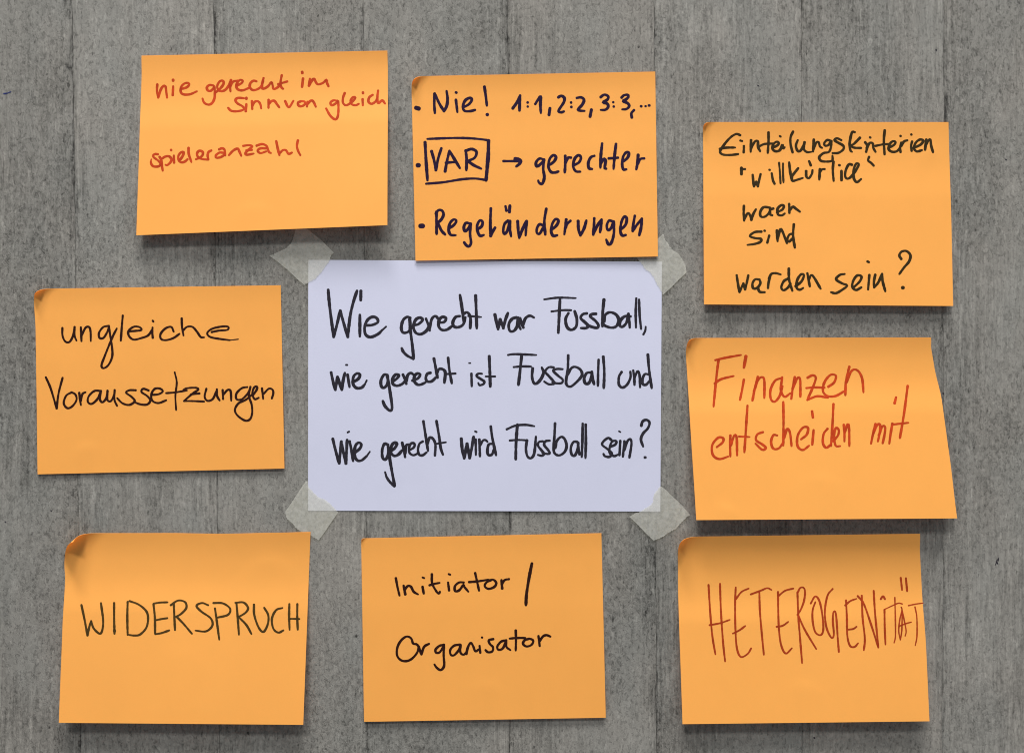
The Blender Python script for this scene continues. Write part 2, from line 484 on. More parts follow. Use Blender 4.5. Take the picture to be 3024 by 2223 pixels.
# ---- note 1
K = 2203 / 800.0
note(Sheet((418, 165), (1144, 150), (1144, 665), (402.5, 695), note_h(.0090, .0116, .0013, seed=1, dents=((.46, .86, .0003, .09, .012, -.1), (.16, .62, .0002, .1, .02, .3))),
           le=[(0, 0), (.12, 2), (.5, 1), (1, 0)], re=[(0, 0), (.12, 1.5), (1, 0)]),
     "upper left orange sticky note reading nie gerecht im Sinn von gleich Spieleranzahl in red", [
 ("nie", "233,330 230,380 240,438; 240,438 262,370 285,342 300,350 305,385 312,438; 362,345 358,418; w20 361,293 362,300; "
         "422,368 470,355 492,332 480,318 450,325 425,355 425,395 450,412 500,410 555,386"),
 ("gerecht", "690,340 660,335 637,352 642,378 667,383 690,360 697,345 700,390 698,440 680,480 650,495 615,480 600,445;"
             "702,400 740,368 770,330 770,306 750,300 728,322 720,355 742,384 780,378 810,345 832,295; 832,295 824,340 828,388; 828,345 850,308 885,300;"
             "878,340 915,322 928,302 908,293 885,312 875,345 890,372 930,378 985,355;"
             "1040,305 1015,300 990,320 985,350 1005,375 1040,372 1075,348 1095,300; 1097,278 1085,330 1090,365 1130,348 1160,312 1170,335 1180,368 1215,350 1240,315;"
             "1245,255 1235,310 1240,350 1256,366; 1215,328 1290,306"),
 ("im", "1418,282 1410,350; w20 1411,228 1412,238; 1474,285 1465,342; 1465,342 1490,300 1508,284 1522,312 1540,330 1580,318 1608,292 1612,315 1625,346"),
 ("Sinnvon", "937,443 890,440 868,458 885,485 925,508 938,532 890,548 835,545 808,520; 957,490 952,548; w20 957,440 957,448;"
          "1002,465 1005,530; 1005,505 1025,472 1052,468 1070,490 1078,526; 1138,455 1137,520; 1137,492 1160,467 1185,464 1205,490 1226,518;"
          "1272,465 1302,516 1340,463; 1400,468 1378,478 1380,500 1405,508 1432,492 1430,470 1400,466; 1455,472 1450,510; 1452,490 1482,462 1502,470 1522,512"),
 ("gleich", "1700,465 1665,460 1640,480 1655,500 1690,480 1702,462 1706,530 1700,590 1680,615 1640,585 1605,525;"
            "1757,400 1743,440 1743,480 1765,500 1795,488 1830,458 1842,436 1822,435 1805,460 1812,490 1845,500 1872,488; 1902,450 1904,500; w20 1905,395 1906,402;"
            "1985,415 1957,435 1950,470 1975,488 2008,468 2026,430; 2028,380 2022,440 2030,482 2062,460 2085,487"),
 ("spieleranzahl", "239,898 214,896 199,908 204,923 235,946 258,970 255,988 235,998 202,996 185,979 180,957; w10 180,957 184,938; 251,919 264,943 270,988 277,1032; 273,932 297,917 326,914 347,935 341,961 314,986 299,983;"
          "367,908 369,967; w20 344,861 346,865; 421,938 441,908 446,880 426,882 405,908 405,943 426,963 455,958 479,938; 487,846 489,896 510,961;"
          "547,938 570,929 597,911 604,885 591,871 570,871 556,891 562,917 591,935 646,942; 648,941 642,908 649,880 673,866; 735,858 758,849 779,861 785,908;"
          "773,886 738,884 708,908 714,926 750,920 779,902; 815,905 850,868 886,852 900,875 916,912;"
          "930,830 978,824 1006,834 978,858 950,888 962,902 1018,892; 955,866 1002,862;"
          "1040,828 1085,815 1122,832 1140,878 1158,888; 1118,850 1072,850 1048,868 1072,888 1120,874;"
          "1200,790 1212,850 1226,905; 1226,890 1255,864 1280,866 1300,895 1328,884; 1376,785 1368,830 1378,870 1396,905"),
], 380, 130, K, 19, M_RED)

# ---- note 2
note(Sheet((1214.5, 226), (1935, 212), (1943, 757.5), (1227, 770), note_h(.0022, .0030, .0011, seed=2, dents=((.88, .55, .0003, .07, .012, .2), (.9, .72, .00025, .08, .015, -.1))), curl=(68, 66, 96),
           le=[(0, 0), (.2, 0), (1, 0)]),
     "top centre orange sticky note reading Nie! with VAR in a drawn box", [
 ("bullet", "w34 78,355 102,362"),
 ("Nie!", "230,240 227,320 232,398; 236,250 268,320 305,380; 305,382 328,340 335,280 327,218; 403,290 415,390; w22 402,230 408,232;"
          "465,350 510,325 533,288 512,275 475,300 460,350 475,380 520,382 560,372; 635,184 646,260 655,338; w26 655,410 660,410"),
 ("1:1, 2:2, 3:3, ...", "865,360 900,310 925,255; 925,255 922,310 920,378; w22 985,312 988,312; w22 986,345 989,345;"
          "1048,325 1070,290 1092,262 1090,330 1094,398; 1168,358 1160,412;"
          "1235,270 1260,258 1285,275 1280,310 1248,360 1236,384 1260,392 1282,384; w22 1338,312 1340,312; w22 1340,348 1343,348;"
          "1385,275 1420,270 1445,290 1430,330 1396,368 1412,378 1450,380; 1505,370 1494,426;"
          "1580,268 1610,248 1642,262 1635,288 1600,310 1632,320 1642,345 1620,370 1580,372; w22 1682,310 1684,310; w22 1685,345 1688,345;"
          "1750,272 1770,253 1800,250 1806,266 1785,288 1762,300 1800,318 1812,342 1790,365 1755,368; 1852,373 1830,400 1834,434;"
          "w20 1907,342 1912,343; w20 1943,342 1948,342; w20 1972,336 1978,336"),
 ("bullet", "w38 92,822 102,822"),
 ("VAR", "205,708 225,780 240,862; 240,862 258,770 285,683; 315,872 330,790 350,705; 350,705 390,770 436,846; 320,802 392,795;"
         "482,700 490,770 488,862; 480,706 530,690 570,712 556,760 500,787; 500,787 550,822 610,850"),
 ("box around VAR", "w24 152,635 160,780 172,945; w20 170,608 400,600 550,605 665,618; w28 668,622 665,750 648,945; w20 160,972 300,960 450,936 560,930 648,942"),
 ("->", "788,788 925,788; 885,764 910,770 932,786 918,812 893,832; 884,766 882,788"),
 ("gerechter", "1118,775 1082,768 1055,798 1060,832 1092,812 1118,780; 1120,775 1113,850 1122,920 1105,972 1080,964 1072,945;"
          "1160,822 1200,792 1217,757 1196,740 1166,770 1155,830 1175,875 1208,881 1238,872; 1292,745 1292,820 1288,880; 1292,805 1315,762 1340,760;"
          "1365,820 1404,798 1420,760 1400,740 1368,770 1357,830 1378,870 1416,874; 1530,745 1500,757 1480,800 1485,845 1512,852;"
          "1592,645 1582,740 1578,842; 1578,815 1605,770 1620,785 1612,845; 1612,845 1626,850; 1705,648 1694,740 1685,852; 1645,766 1722,760;"
          "1762,792 1798,762 1810,724 1790,716 1764,750 1755,810 1765,855 1790,855; 1885,738 1880,800 1870,856; 1882,810 1902,772 1935,766"),
 ("bullet", "w38 113,1315 135,1315"),
 ("Regelaenderungen", "245,1200 245,1290 246,1380; 240,1215 262,1186 292,1192 302,1225 282,1265 252,1290; 258,1290 284,1350 316,1385;"
          "345,1335 386,1308 406,1275 386,1262 356,1290 344,1345 360,1386 402,1390; 515,1295 485,1290 468,1322 475,1358 500,1340 522,1296; 522,1296 518,1380 526,1450 510,1480 488,1472 470,1448;"
          "578,1342 612,1318 620,1282 598,1270 576,1310 580,1360 600,1395 630,1388; 687,1172 683,1290 685,1396; 685,1396 702,1360 722,1328;"
          "826,1272 798,1300 788,1355 800,1380 825,1345 842,1275; 842,1275 842,1340 852,1400; 806,1154 814,1190; 842,1150 838,1202;"
          "905,1275 910,1350 918,1414; 918,1410 945,1340 975,1275; 978,1275 974,1330 970,1392;"
          "1112,1310 1082,1302 1062,1335 1062,1372 1085,1376 1112,1330; 1138,1175 1122,1280 1130,1385;"
          "1184,1342 1220,1312 1237,1272 1212,1260 1186,1300 1178,1360 1195,1395 1228,1390; 1300,1262 1292,1330 1285,1382; 1290,1340 1310,1296 1336,1272;"
          "1397,1275 1400,1340 1415,1392; 1415,1392 1445,1335 1464,1270; 1528,1252 1526,1310 1520,1386; 1524,1375 1555,1310 1588,1262; 1588,1262 1582,1320 1575,1366;"
          "1678,1278 1648,1272 1630,1312 1640,1350 1668,1328 1686,1278; 1686,1278 1688,1370 1670,1445 1645,1466 1625,1425;"
          "1748,1342 1784,1302 1792,1252 1772,1240 1750,1280 1740,1350 1755,1392 1785,1388; 1858,1232 1846,1300 1840,1356; 1840,1356 1870,1312 1915,1255; 1915,1255 1910,1320 1894,1390"),
], 1200, 190, K, 22, M_NAVY)

# ---- note 3
note(Sheet((2076, 361), (2801, 361), (2815, 903.5), (2079, 899), note_h(.0062, .0055, .0010, seed=3, dents=((.93, .14, .0004, .06, .012, .7), (.6, .72, .0002, .1, .02, 0))), curl=(46, 44, 92),
           re=[(0, 0), (.15, 0), (.5, 1), (1, 0)]),
     "orange sticky note at the upper right reading Einteilungskriterien willkürlich, waren, sind, werden sein", [
 ("Einteilungskriterien", "402,165 370,155 320,185 265,250 238,298 262,322 325,325 386,318; 235,276 290,266 362,265; 432,252 430,305; w20 402,208 418,212;"
          "490,205 487,300; 487,280 520,218 545,215 547,258 564,295; 632,142 632,220 626,308; 562,252 600,236 665,232;"
          "662,268 705,246 716,226 696,218 670,240 664,275 690,295 725,285 745,240 750,274 764,262; w18 723,171 732,176;"
          "832,135 812,180 812,240 828,304; 870,205 855,248 868,290 892,290 916,250 925,222; 925,222 918,275 945,302 980,300; 1000,200 998,250 994,298; 996,280 1020,225 1040,222 1050,255 1068,268;"
          "1132,208 1108,204 1086,228 1092,250 1120,244 1143,212; 1143,212 1138,270 1120,302 1080,310 1045,342 1058,372 1105,379 1150,370 1152,330;"
          "1225,205 1190,190 1168,205 1200,226 1240,250 1240,280 1200,308 1152,310; 1335,140 1312,140 1296,200 1291,250 1300,290 1312,300; 1376,185 1325,236 1298,250 1330,266 1386,268;"
          "1418,222 1436,250 1426,300; 1430,270 1455,228 1480,232 1485,268 1503,300; w18 1456,181 1462,184; 1577,125 1570,210 1576,320; 1500,252 1560,240 1620,236;"
          "1606,268 1652,244 1665,220 1642,214 1616,240 1610,280 1640,300 1680,292 1712,250; 1712,225 1702,265 1706,302; 1712,250 1735,215 1762,206; w18 1704,170 1708,172;"
          "1800,215 1792,250 1796,292; w18 1792,158 1796,160; 1812,268 1870,240 1890,208 1862,200 1830,225 1814,268 1838,296 1880,286; 1915,200 1905,282; 1910,245 1945,196 1955,250 1970,302"),
 ("willkürlich", "w24 412,430 412,482; w22 418,440 442,440; 503,486 508,535 514,582; 514,578 532,542; 532,542 546,582; 546,580 556,530 568,480; 658,474 668,530 682,560; w18 638,445 644,447;"
          "w16 718,388 725,470 730,556; w16 750,394 750,470 754,548; 800,385 808,460 822,530; 874,432 835,480 822,495; 822,495 826,535 868,526 912,512;"
          "938,456 940,500 960,514 984,480 990,448; w20 962,375 976,410; 1050,440 1045,526; 1052,460 1068,442 1090,440; 1160,380 1155,450 1162,536;"
          "1225,455 1226,530; w18 1205,407 1212,409; 1312,405 1285,402 1260,450 1256,500 1275,518 1305,500 1345,445 1366,402 1346,395 1326,440 1325,510 1350,546 1386,520;"
          "w20 1450,340 1442,370 1465,388 1488,412"),
 ("waren", "432,738 430,800 434,860; 436,845 462,798 480,812 492,852; 492,852 508,805 530,766; 640,752 592,750 565,788 570,825 605,825 640,790 645,755; 645,755 645,805 664,815;"
          "648,768 672,760; 700,792 745,768 757,738 732,735 705,765 710,808 740,816 765,800; 800,722 802,796; 802,775 830,745 850,758 888,786"),
 ("sind", "575,948 520,952 480,984 520,1000 572,1008 565,1032 520,1048 460,1056; 638,980 622,1038; w18 598,940 604,942;"
          "700,938 706,1026; 706,1005 728,930 745,945 782,1042; 832,965 802,972 785,1010 798,1030 830,1000; 838,888 832,980 846,1078"),
 ("werden", "373,1302 385,1380 396,1438; 396,1438 428,1368; 428,1368 442,1418; 442,1416 456,1360 468,1302; 560,1338 525,1335 502,1368 508,1408 540,1405 566,1368 560,1338; 545,1400 560,1436 602,1440;"
          "642,1322 632,1365 628,1406; 636,1330 655,1292 690,1285 732,1296; 797,1248 800,1340 826,1428; 790,1330 755,1352 736,1400 755,1424 790,1402 812,1370;"
          "852,1392 900,1352 920,1302 896,1295 866,1340 860,1400 885,1420 915,1405; 948,1285 960,1350 968,1392; 960,1340 978,1302 1002,1320 1056,1412"),
 ("sein?", "1252,1292 1212,1300 1182,1335 1230,1368 1272,1386 1232,1420 1180,1448 1140,1440; 1325,1400 1374,1352 1388,1312 1352,1305 1320,1350 1314,1400 1345,1422 1388,1400;"
          "1452,1300 1442,1418; w22 1436,1190 1450,1196; 1500,1298 1490,1350 1490,1402; 1490,1402 1525,1360 1556,1290; 1556,1290 1560,1350 1582,1432;"
          "1712,1170 1696,1140 1715,1110 1755,1106 1786,1140 1775,1190 1735,1238 1696,1292; w28 1722,1403 1728,1403"),
], 2040, 340, K, 20, M_OLIVE)

# ---- note 4
note(Sheet((99.5, 853), (829, 842.5), (840, 1383), (111, 1400), note_h(.0013, .0020, .0009, seed=4, dents=((.20, .845, .00035, .07, .010, -.15), (.62, .5, .0002, .12, .02, .2))), curl=(84, 60, 96),
           le=[(0, 0), (.06, 0), (.22, 3), (.5, 2), (1, 0)]),
     "orange sticky note at the left edge reading ungleiche Voraussetzungen in thin dark marker", [
 ("ungleiche", "287,408 288,470 310,518 345,522 374,470 386,400; 386,400 386,470 402,512; 437,403 440,460 442,516; 444,470 475,407 505,402 516,440 518,516;"
          "658,392 618,402 585,448 590,490 622,488 652,440 668,392; 664,392 676,470 690,560 692,640 662,708 622,735 605,712 630,640 668,545 700,470 730,412;"
          "778,308 770,400 762,512; 822,436 880,432 930,425 915,402 870,398 826,430 828,472 866,503 930,490 985,468 1018,420; 1020,405 1018,445 1022,488; w15 1021,349 1027,357;"
          "1192,438 1172,400 1125,412 1085,458 1090,498 1130,507 1190,490 1240,455; 1257,330 1260,400 1272,470; 1268,430 1300,400 1345,400 1382,440 1412,482 1440,485;"
          "1500,442 1560,430 1628,424 1636,400 1590,396 1505,415 1465,450 1490,482 1570,498 1650,508; w10 1650,508 1718,500"),
 ("Voraussetzungen", "152,808 192,900 240,1062; 240,1062 256,940 289,812; 365,930 318,958 298,1020 328,1060 370,1042 402,992 392,948 358,930; 424,935 430,990 438,1036; 436,1000 450,945 476,930;"
          "598,920 548,920 502,962 494,1008 525,1025 572,985 602,918; 602,918 592,985 612,1012 642,980 656,920; 654,918 652,990 680,1003 706,955 712,912; 712,912 710,990 732,1042;"
          "884,914 832,914 805,934 850,968 875,1003 832,1033 776,1020 732,978; 988,916 945,902 930,928 978,962 1002,998 975,1030 920,1028 868,1008;"
          "1012,952 1070,946 1104,922 1078,900 1036,904 1010,950 1020,1000 1068,1018 1132,995; w15 1200,768 1217,850 1206,960 1212,1076; 1130,938 1200,932 1300,916;"
          "1272,912 1300,898 1370,894 1392,910 1345,942 1275,1002; 1275,1002 1345,1002 1440,1006; 1330,948 1402,940; 1458,902 1444,965 1466,1000 1510,985 1540,920; 1543,905 1545,960 1566,997;"
          "1590,912 1594,986; 1595,952 1630,912 1655,922 1660,1000; 1792,888 1745,898 1702,942 1705,988 1750,985 1800,932 1818,886; 1815,885 1804,960 1826,1030 1830,1100 1812,1150 1772,1160 1712,1120 1690,1072 1720,1020 1780,990 1850,932;"
          "1835,955 1866,912 1870,884 1846,892 1832,940 1850,986 1884,975; 1910,898 1920,986; 1922,945 1965,902 1996,910 2002,940 1990,982"),
], 80, 820, K, 17, M_DARKRED)

# ---- note 5
K5 = 2247 / 860.0
note(Sheet((2026, 998), (2749.4, 996.4), (2826.7, 1530), (2056, 1535), note_h(.0125, .0128, .0014, v0=.13, seed=5, dents=((.13, .93, .0004, .06, .010, .5), (.5, .76, .00028, .10, .012, .1))), curl=(66, 74, 94),
           le=[(0, 0), (.10, -3), (.4, -2), (1, 0)], re=[(0, 0), (.06, -4), (.15, -3), (.35, 5), (.65, 4), (1, 0)]),
     "orange sticky note flaring wider at its bottom reading Finanzen entscheiden mit in red", [
 ("Finanzen", "318,270 300,420 280,628; 293,270 380,250 492,230; 288,450 340,416 436,392; 514,420 500,500 484,576; w22 530,240 514,328;"
          "622,398 600,480 580,582; 592,510 622,425 655,400 672,430 672,562; 803,408 755,428 720,498 722,568 752,590 790,545 812,470; 810,400 800,500 828,552 872,525;"
          "907,400 892,480 880,568; 890,490 925,412 948,418 950,552; 1005,405 1045,386 1069,405 1050,470 1003,577; 1003,577 1080,548 1164,560; 995,485 1060,480 1138,482;"
          "1165,475 1210,442 1224,390 1182,384 1136,440 1125,510 1160,546 1222,546 1290,508; 1328,320 1302,430 1297,540; 1306,440 1346,352 1392,350 1426,410 1437,518"),
 ("entscheiden", "305,940 350,904 354,872 315,868 270,925 275,1000 325,1032 395,1012; 410,850 408,930 410,1012; 415,925 440,850 458,866 462,1004; 542,620 530,800 518,980; w16 475,858 560,862;"
          "662,824 618,842 608,886 655,918 684,945 655,960 603,912; 772,850 742,848 724,898 740,950 782,950 818,905; 818,592 820,750 818,928; 824,870 848,800 870,830 882,932;"
          "955,880 1000,842 1008,790 970,790 930,850 928,930 968,962 1018,928; 1052,808 1042,922; w18 1040,664 1047,712; 1160,798 1130,838 1124,908 1150,945 1190,915; 1205,608 1198,760 1186,932;"
          "1202,895 1240,850 1246,808 1224,792 1210,850 1222,928 1258,932; 1285,768 1290,830 1290,896; 1292,830 1315,764 1326,800 1328,932"),
 ("mit", "1530,762 1508,850 1495,914; 1512,840 1540,772 1565,768 1562,830 1548,896; 1556,850 1582,782 1604,785 1600,840 1585,910; 1660,758 1646,840 1636,914; w20 1688,556 1677,602; 1778,468 1750,680 1718,870; w16 1668,765 1785,752"),
], 2000, 960, K5, 18, M_RED)

# ---- note 6
note(Sheet((193, 1574), (917, 1570), (895.5, 2139), (173.6, 2133), note_h(.0108, .0116, .0020, v0=.13, seed=6, dents=((.5, .62, .0002, .12, .02, 0), (.85, .14, .0004, .15, .02, .1))), curl=(138, 122, 122),
           le=[(0, 0), (.15, 0), (.25, 4), (.5, 1), (1, 0)], te=[(0, 0), (.4, 1), (.65, 4), (.85, 2), (1, 0)]),
     "orange sticky note with its upper left corner curled over reading WIDERSPRUCH", [
 ("WIDERSPRUCH", "249,648 275,770 298,896; 298,896 312,830 328,778; 328,778 350,840 405,880 426,790 408,632; 515,632 515,760 518,882; w20 517,850 518,862; 625,622 622,750 625,892;"
          "640,616 720,648 785,715 782,820 730,885 682,896 630,890; 835,640 846,750 848,884; 838,636 890,628 950,626; 852,772 900,762 948,755; 850,885 900,876 964,854;"
          "1000,640 1005,750 1010,852; 975,650 1035,612 1092,625 1102,672 1060,720 1022,742; 1022,742 1080,802 1148,882;"
          "1280,650 1230,632 1185,655 1225,702 1300,756 1314,815 1262,862 1175,856; 1335,675 1350,780 1370,930; 1322,632 1400,635 1458,678 1440,728 1348,752;"
          "1510,635 1520,750 1530,890; 1500,630 1568,628 1604,672 1582,712 1522,748; 1530,748 1590,810 1632,884; 1652,645 1655,730 1690,830 1730,866 1765,802 1768,730 1735,670;"
          "1884,672 1832,690 1798,760 1810,840 1850,872 1892,854; 1940,640 1938,740 1942,850; 2005,640 2004,740 2008,848; 1940,760 2022,762"),
], 150, 1550, K, 17, M_OLIVE2, nu=130, nv=104)

# ---- note 7
note(Sheet((1066.5, 1589), (1776, 1573.6), (1789, 2118), (1075, 2130), note_h(.0022, .0026, .0008, seed=7, dents=((.52, .80, .00028, .08, .012, .15), (.8, .2, .0002, .1, .02, -.4))), curl=(24, 20, 90)),
     "orange sticky note at the bottom centre reading Initiator / Organisator", [
 ("Initiator", "355,430 368,500 385,572; 418,490 432,562; 426,530 450,495 478,500 500,540 536,562; 572,500 582,555; w18 572,424 586,430; 648,398 650,470 680,530 704,556 714,540; 628,488 670,476 712,468;"
          "780,465 788,530; w18 785,397 798,402; 908,465 870,465 836,495 838,535 872,527 906,482 912,500 945,540; 1000,388 1014,450 1032,532; 950,462 1020,456 1110,442;"
          "1130,446 1092,465 1078,495 1108,517 1155,502 1172,470 1150,444 1120,444; 1214,445 1220,514; 1216,482 1240,446 1276,438"),
 ("/", "w23 1462,310 1440,420 1418,560 1413,650"),
 ("Organisator", "494,960 478,918 440,905 395,940 366,1000 368,1065 410,1102 470,1095 522,1045 540,995 525,968 500,965; 540,985 552,1020 564,1050; 564,1050 585,988 626,963;"
          "745,972 710,980 678,1010 684,1036 714,1030 746,978; 746,970 744,1060 748,1140 722,1176 690,1160 668,1130; 878,970 830,978 798,1012 802,1052 830,1055 870,1010 882,972; 882,972 880,1032 905,1052 930,1032;"
          "928,1045 942,990 965,955 985,985 1002,1024 1030,1008; 1036,980 1042,1036; w16 1055,911 1058,913; 1148,925 1112,934 1120,965 1145,990 1140,1024 1106,1032 1084,1014;"
          "1254,935 1212,945 1180,985 1190,1012 1225,1000 1250,945; 1252,945 1256,990 1288,1015; 1330,855 1332,930 1330,1018; 1280,921 1340,916 1410,916;"
          "1440,922 1402,935 1390,965 1420,985 1460,970 1472,936 1440,920; 1515,900 1525,982; 1520,950 1550,905 1580,893 1613,905"),
], 1040, 1550, K, 19, M_DARKRED)

# ---- note 8
note(Sheet((2000, 1584.5), (2717, 1575.4), (2745, 2128.5), (2015.4, 2137), note_h(.0104, .0108, .0034, v0=.20, seed=8, dents=((.5, .79, .00028, .09, .012, .1), (.2, .4, .0002, .12, .02, .2))), curl=(110, 108, 94),
           le=[(0, 0), (.12, 0), (.3, -2), (1, 0)], re=[(0, 0), (.1, -3), (.3, -3), (.6, 1), (1, 0)]),
     "orange sticky note at the lower right reading HETEROGENITÄT in thin brownish red", [
 ("HETEROGENITÄT", "337,485 350,700 368,900 393,1050; 430,475 438,700 455,950 472,1108; 345,812 430,796 511,768; 558,505 553,650 556,850 568,1000 600,1070 655,1045 684,1000; 560,600 605,542 664,514; 535,880 590,852 636,818;"
          "750,535 755,700 772,900 787,1052; 680,562 765,530 815,511 850,526; 902,542 904,700 910,850 928,975 965,1042 1016,998; 905,575 960,532 1028,514; 890,825 940,816 986,784;"
          "1060,545 1068,750 1080,900 1098,1120; 1062,548 1082,510 1110,508 1122,545 1112,620 1085,690 1058,728; 1068,735 1120,850 1213,1006;"
          "1168,636 1205,578 1240,620 1264,740 1270,850 1248,893 1205,868 1184,780 1184,690 1206,624; 1347,517 1305,572 1283,700 1296,830 1336,914 1356,888 1348,780 1352,712 1368,702 1378,770 1388,920 1397,1030;"
          "1455,610 1462,750 1466,900 1488,980 1525,988 1554,958; 1448,652 1490,616 1542,597; 1475,848 1515,842 1541,824; 1583,572 1590,750 1608,920 1600,1016; 1550,575 1600,640 1660,810 1716,988; 1680,532 1690,700 1704,850 1718,994;"
          "1768,690 1770,830 1776,970; 1738,600 1756,576 1772,601; w11 1852,588 1856,750 1857,900 1846,956; w11 1765,686 1830,655 1880,634 1914,640; w16 1900,428 1911,526; w16 1942,430 1952,536;"
          "w11 1904,666 1910,690 1892,770 1884,860 1897,932; w11 1897,932 1909,850 1912,700; w11 1910,690 1930,780 1944,860 1936,900; w11 1884,822 1940,800 1987,787; w11 2016,664 2031,750 2032,900 2018,978; w11 1963,653 2020,641 2084,632"),
], 1970, 1550, K, 15, M_BRICK)

# ---- the white A4 sheet
def sheet_h(u, v):
    # held down at the four taped corners, bowing slightly off the wall between them
    c = math.sin(math.pi * u) ** 2 * .55 + math.sin(math.pi * v) ** 2 * .45
    return .0004 + .0011 * c + .00022 * math.sin(7 * u + 3 * v) * c + .00012 * math.sin(11 * v - 4 * u) * c
A4 = Sheet((910.4, 767.5), (1954.7, 773), (1950, 1509.7), (909.7, 1507.4), sheet_h)
o = A4.build("paper_sheet", M_WHITE, 60, 44, pw=1.0, thick=.00014)
o["label"] = "white landscape paper sheet taped in the centre asking wie gerecht war, ist und wird Fussball"
o["category"] = "paper sheet"
KS = 2203 / 560.0
D = 520 * KS
def w4(txt, strokes, ox, oy):
    word("written_word", txt, strokes, ox, oy, KS, 33, M_BLACK, A4.surf, o, 'black handwriting reading "%s"' % txt)
w4("Wie", "272,102 290,300 335,648; 335,648 370,520 412,342; 412,342 450,480 500,648; 500,648 525,420 560,260 607,112; w32 652,115 650,222; 640,392 640,644;"
          "700,513 780,510 848,478 838,432 788,415 730,450 696,530 706,618 765,650 850,615 900,568; w20 895,574 945,528", 900, 830)
w4("gerecht", "1228,428 1192,416 1145,450 1122,530 1135,592 1180,598 1222,560 1222,440; w38 1218,445 1228,560; 1222,540 1250,750 1265,900; 1262,902 1190,865 1145,820 1126,778;"
          "1262,512 1320,500 1370,450 1338,424 1288,450 1262,530 1290,600 1350,616 1412,578 1432,540; w30 1408,436 1440,520 1452,575; 1450,545 1476,440 1518,406 1552,440;"
          "1550,470 1570,480 1620,474 1642,432 1600,416 1562,450 1555,520 1590,565 1650,564 1712,522; 1802,406 1752,418 1720,478 1735,528 1790,534 1842,500 1866,420;"
          "1803,162 1825,300 1846,475; 1848,380 1880,362 1910,385 1926,440 1922,545; 1985,168 1992,350 1998,548; w26 1900,405 2050,418", 900, 830)
w4("war", "163,388 182,480 200,560; 200,560 225,445; 225,445 262,548; 262,545 285,450 315,370; 412,422 362,440 325,500 335,575 380,580 420,525 432,425; 432,425 440,510 462,558; 455,432 475,500 495,540; 490,505 520,430 570,402 618,424", 1420, 830)
w4("Fussball,", "920,202 910,400 900,600; w26 735,213 900,193 1105,198; w26 820,353 950,338 1050,338; 1018,372 985,440 1000,530 1050,566 1106,530 1115,440 1090,350;"
          "1232,375 1185,385 1160,430 1212,480 1246,520 1220,546 1160,545; 1338,380 1292,385 1270,410 1330,460 1366,512 1350,542 1290,532 1240,512;"
          "1430,215 1415,380 1413,525; 1432,470 1444,395 1500,362 1570,388 1602,450 1578,520 1520,541 1450,522 1425,500; 1742,410 1672,410 1628,450 1612,505 1640,532 1692,482 1714,380; 1714,380 1724,460 1730,540;"
          "w28 1806,200 1799,370 1802,540; w28 1838,215 1845,400 1862,556; w24 1915,530 1910,575 1888,620", 1420, 830)
w4("wie", "306,1060 325,1150 355,1262; 355,1262 380,1110; 380,1110 430,1262; 430,1262 445,1160 466,1065; w22 478,973 494,973; w30 497,1085 520,1230;"
          "560,1172 620,1135 642,1088 606,1072 566,1110 560,1190 600,1240 660,1236 700,1195; w20 696,1200 720,1152", 900, 830)
w4("gerecht", "962,1090 922,1086 886,1150 890,1222 925,1236 960,1190 966,1095; w36 958,1100 978,1200; 974,1180 1008,1400 1012,1485 985,1502 932,1450 907,1392;"
          "1020,1168 1070,1130 1096,1092 1055,1086 1022,1130 1022,1190 1070,1215 1130,1195 1165,1160; w30 1140,1085 1170,1150 1180,1192; 1180,1160 1196,1092 1232,1066 1262,1085;"
          "1250,1155 1312,1130 1342,1086 1310,1072 1276,1100 1272,1160 1308,1200 1350,1200 1405,1175; 1462,1064 1422,1078 1406,1128 1425,1165 1475,1162 1522,1120;"
          "1500,898 1520,1000 1542,1120; 1538,1065 1560,1022 1600,1022 1632,1060 1622,1180; w30 1665,890 1680,1030 1708,1185; w24 1658,1078 1752,1072", 900, 830)
w4("ist", "w30 1936,1075 1940,1220; w22 1908,952 1926,952; w28 2060,1076 2018,1074 1996,1102 2050,1140 2086,1166 2074,1196 2030,1208 2016,1182; 2143,872 2150,1050 2155,1225; w24 2100,1107 2212,1107", 900, 830)
w4("Fussball", "475,855 460,1000 437,1205; w28 315,858 400,848 645,858; w28 380,998 480,990 582,992; 602,1012 595,1110 615,1180 652,1186 702,1130 728,1060 708,1002;"
          "w28 848,1002 790,1000 748,1050 790,1102 842,1160 850,1190 790,1197 735,1165; w28 952,1022 882,1020 842,1042 900,1100 950,1142 940,1182 880,1186 830,1172;"
          "w30 1015,862 1010,1020 990,1180 1032,1226 1092,1190 1172,1100 1160,1032 1100,996 1050,1012 1008,1090; 1278,1060 1230,1068 1200,1130 1214,1186 1256,1182 1284,1110 1288,1052; 1290,1052 1300,1140 1316,1196;"
          "w28 1368,912 1362,1080 1360,1216; w30 1422,878 1434,1050 1428,1240", 1420, 830)
w4("und", "w30 1636,1055 1605,1110 1604,1200 1645,1236 1700,1200 1738,1120 1737,1052; w28 1770,1036 1782,1120 1785,1205; w28 1785,1125 1822,1044 1845,1100 1850,1232; w30 1955,1085 1906,1080 1878,1138 1882,1195 1920,1202 1962,1155; w30 1940,852 1955,1030 1985,1242", 1420, 830)
w4("wie", "325,532 360,675 400,816; 400,816 425,562; 428,600 478,818; 478,818 492,545; w30 522,560 545,680 562,790; 575,696 640,645 656,595 622,577 586,620 578,720 608,780 660,782 722,730; w20 716,738 757,680; w22 497,458 515,448", 900, 1160)
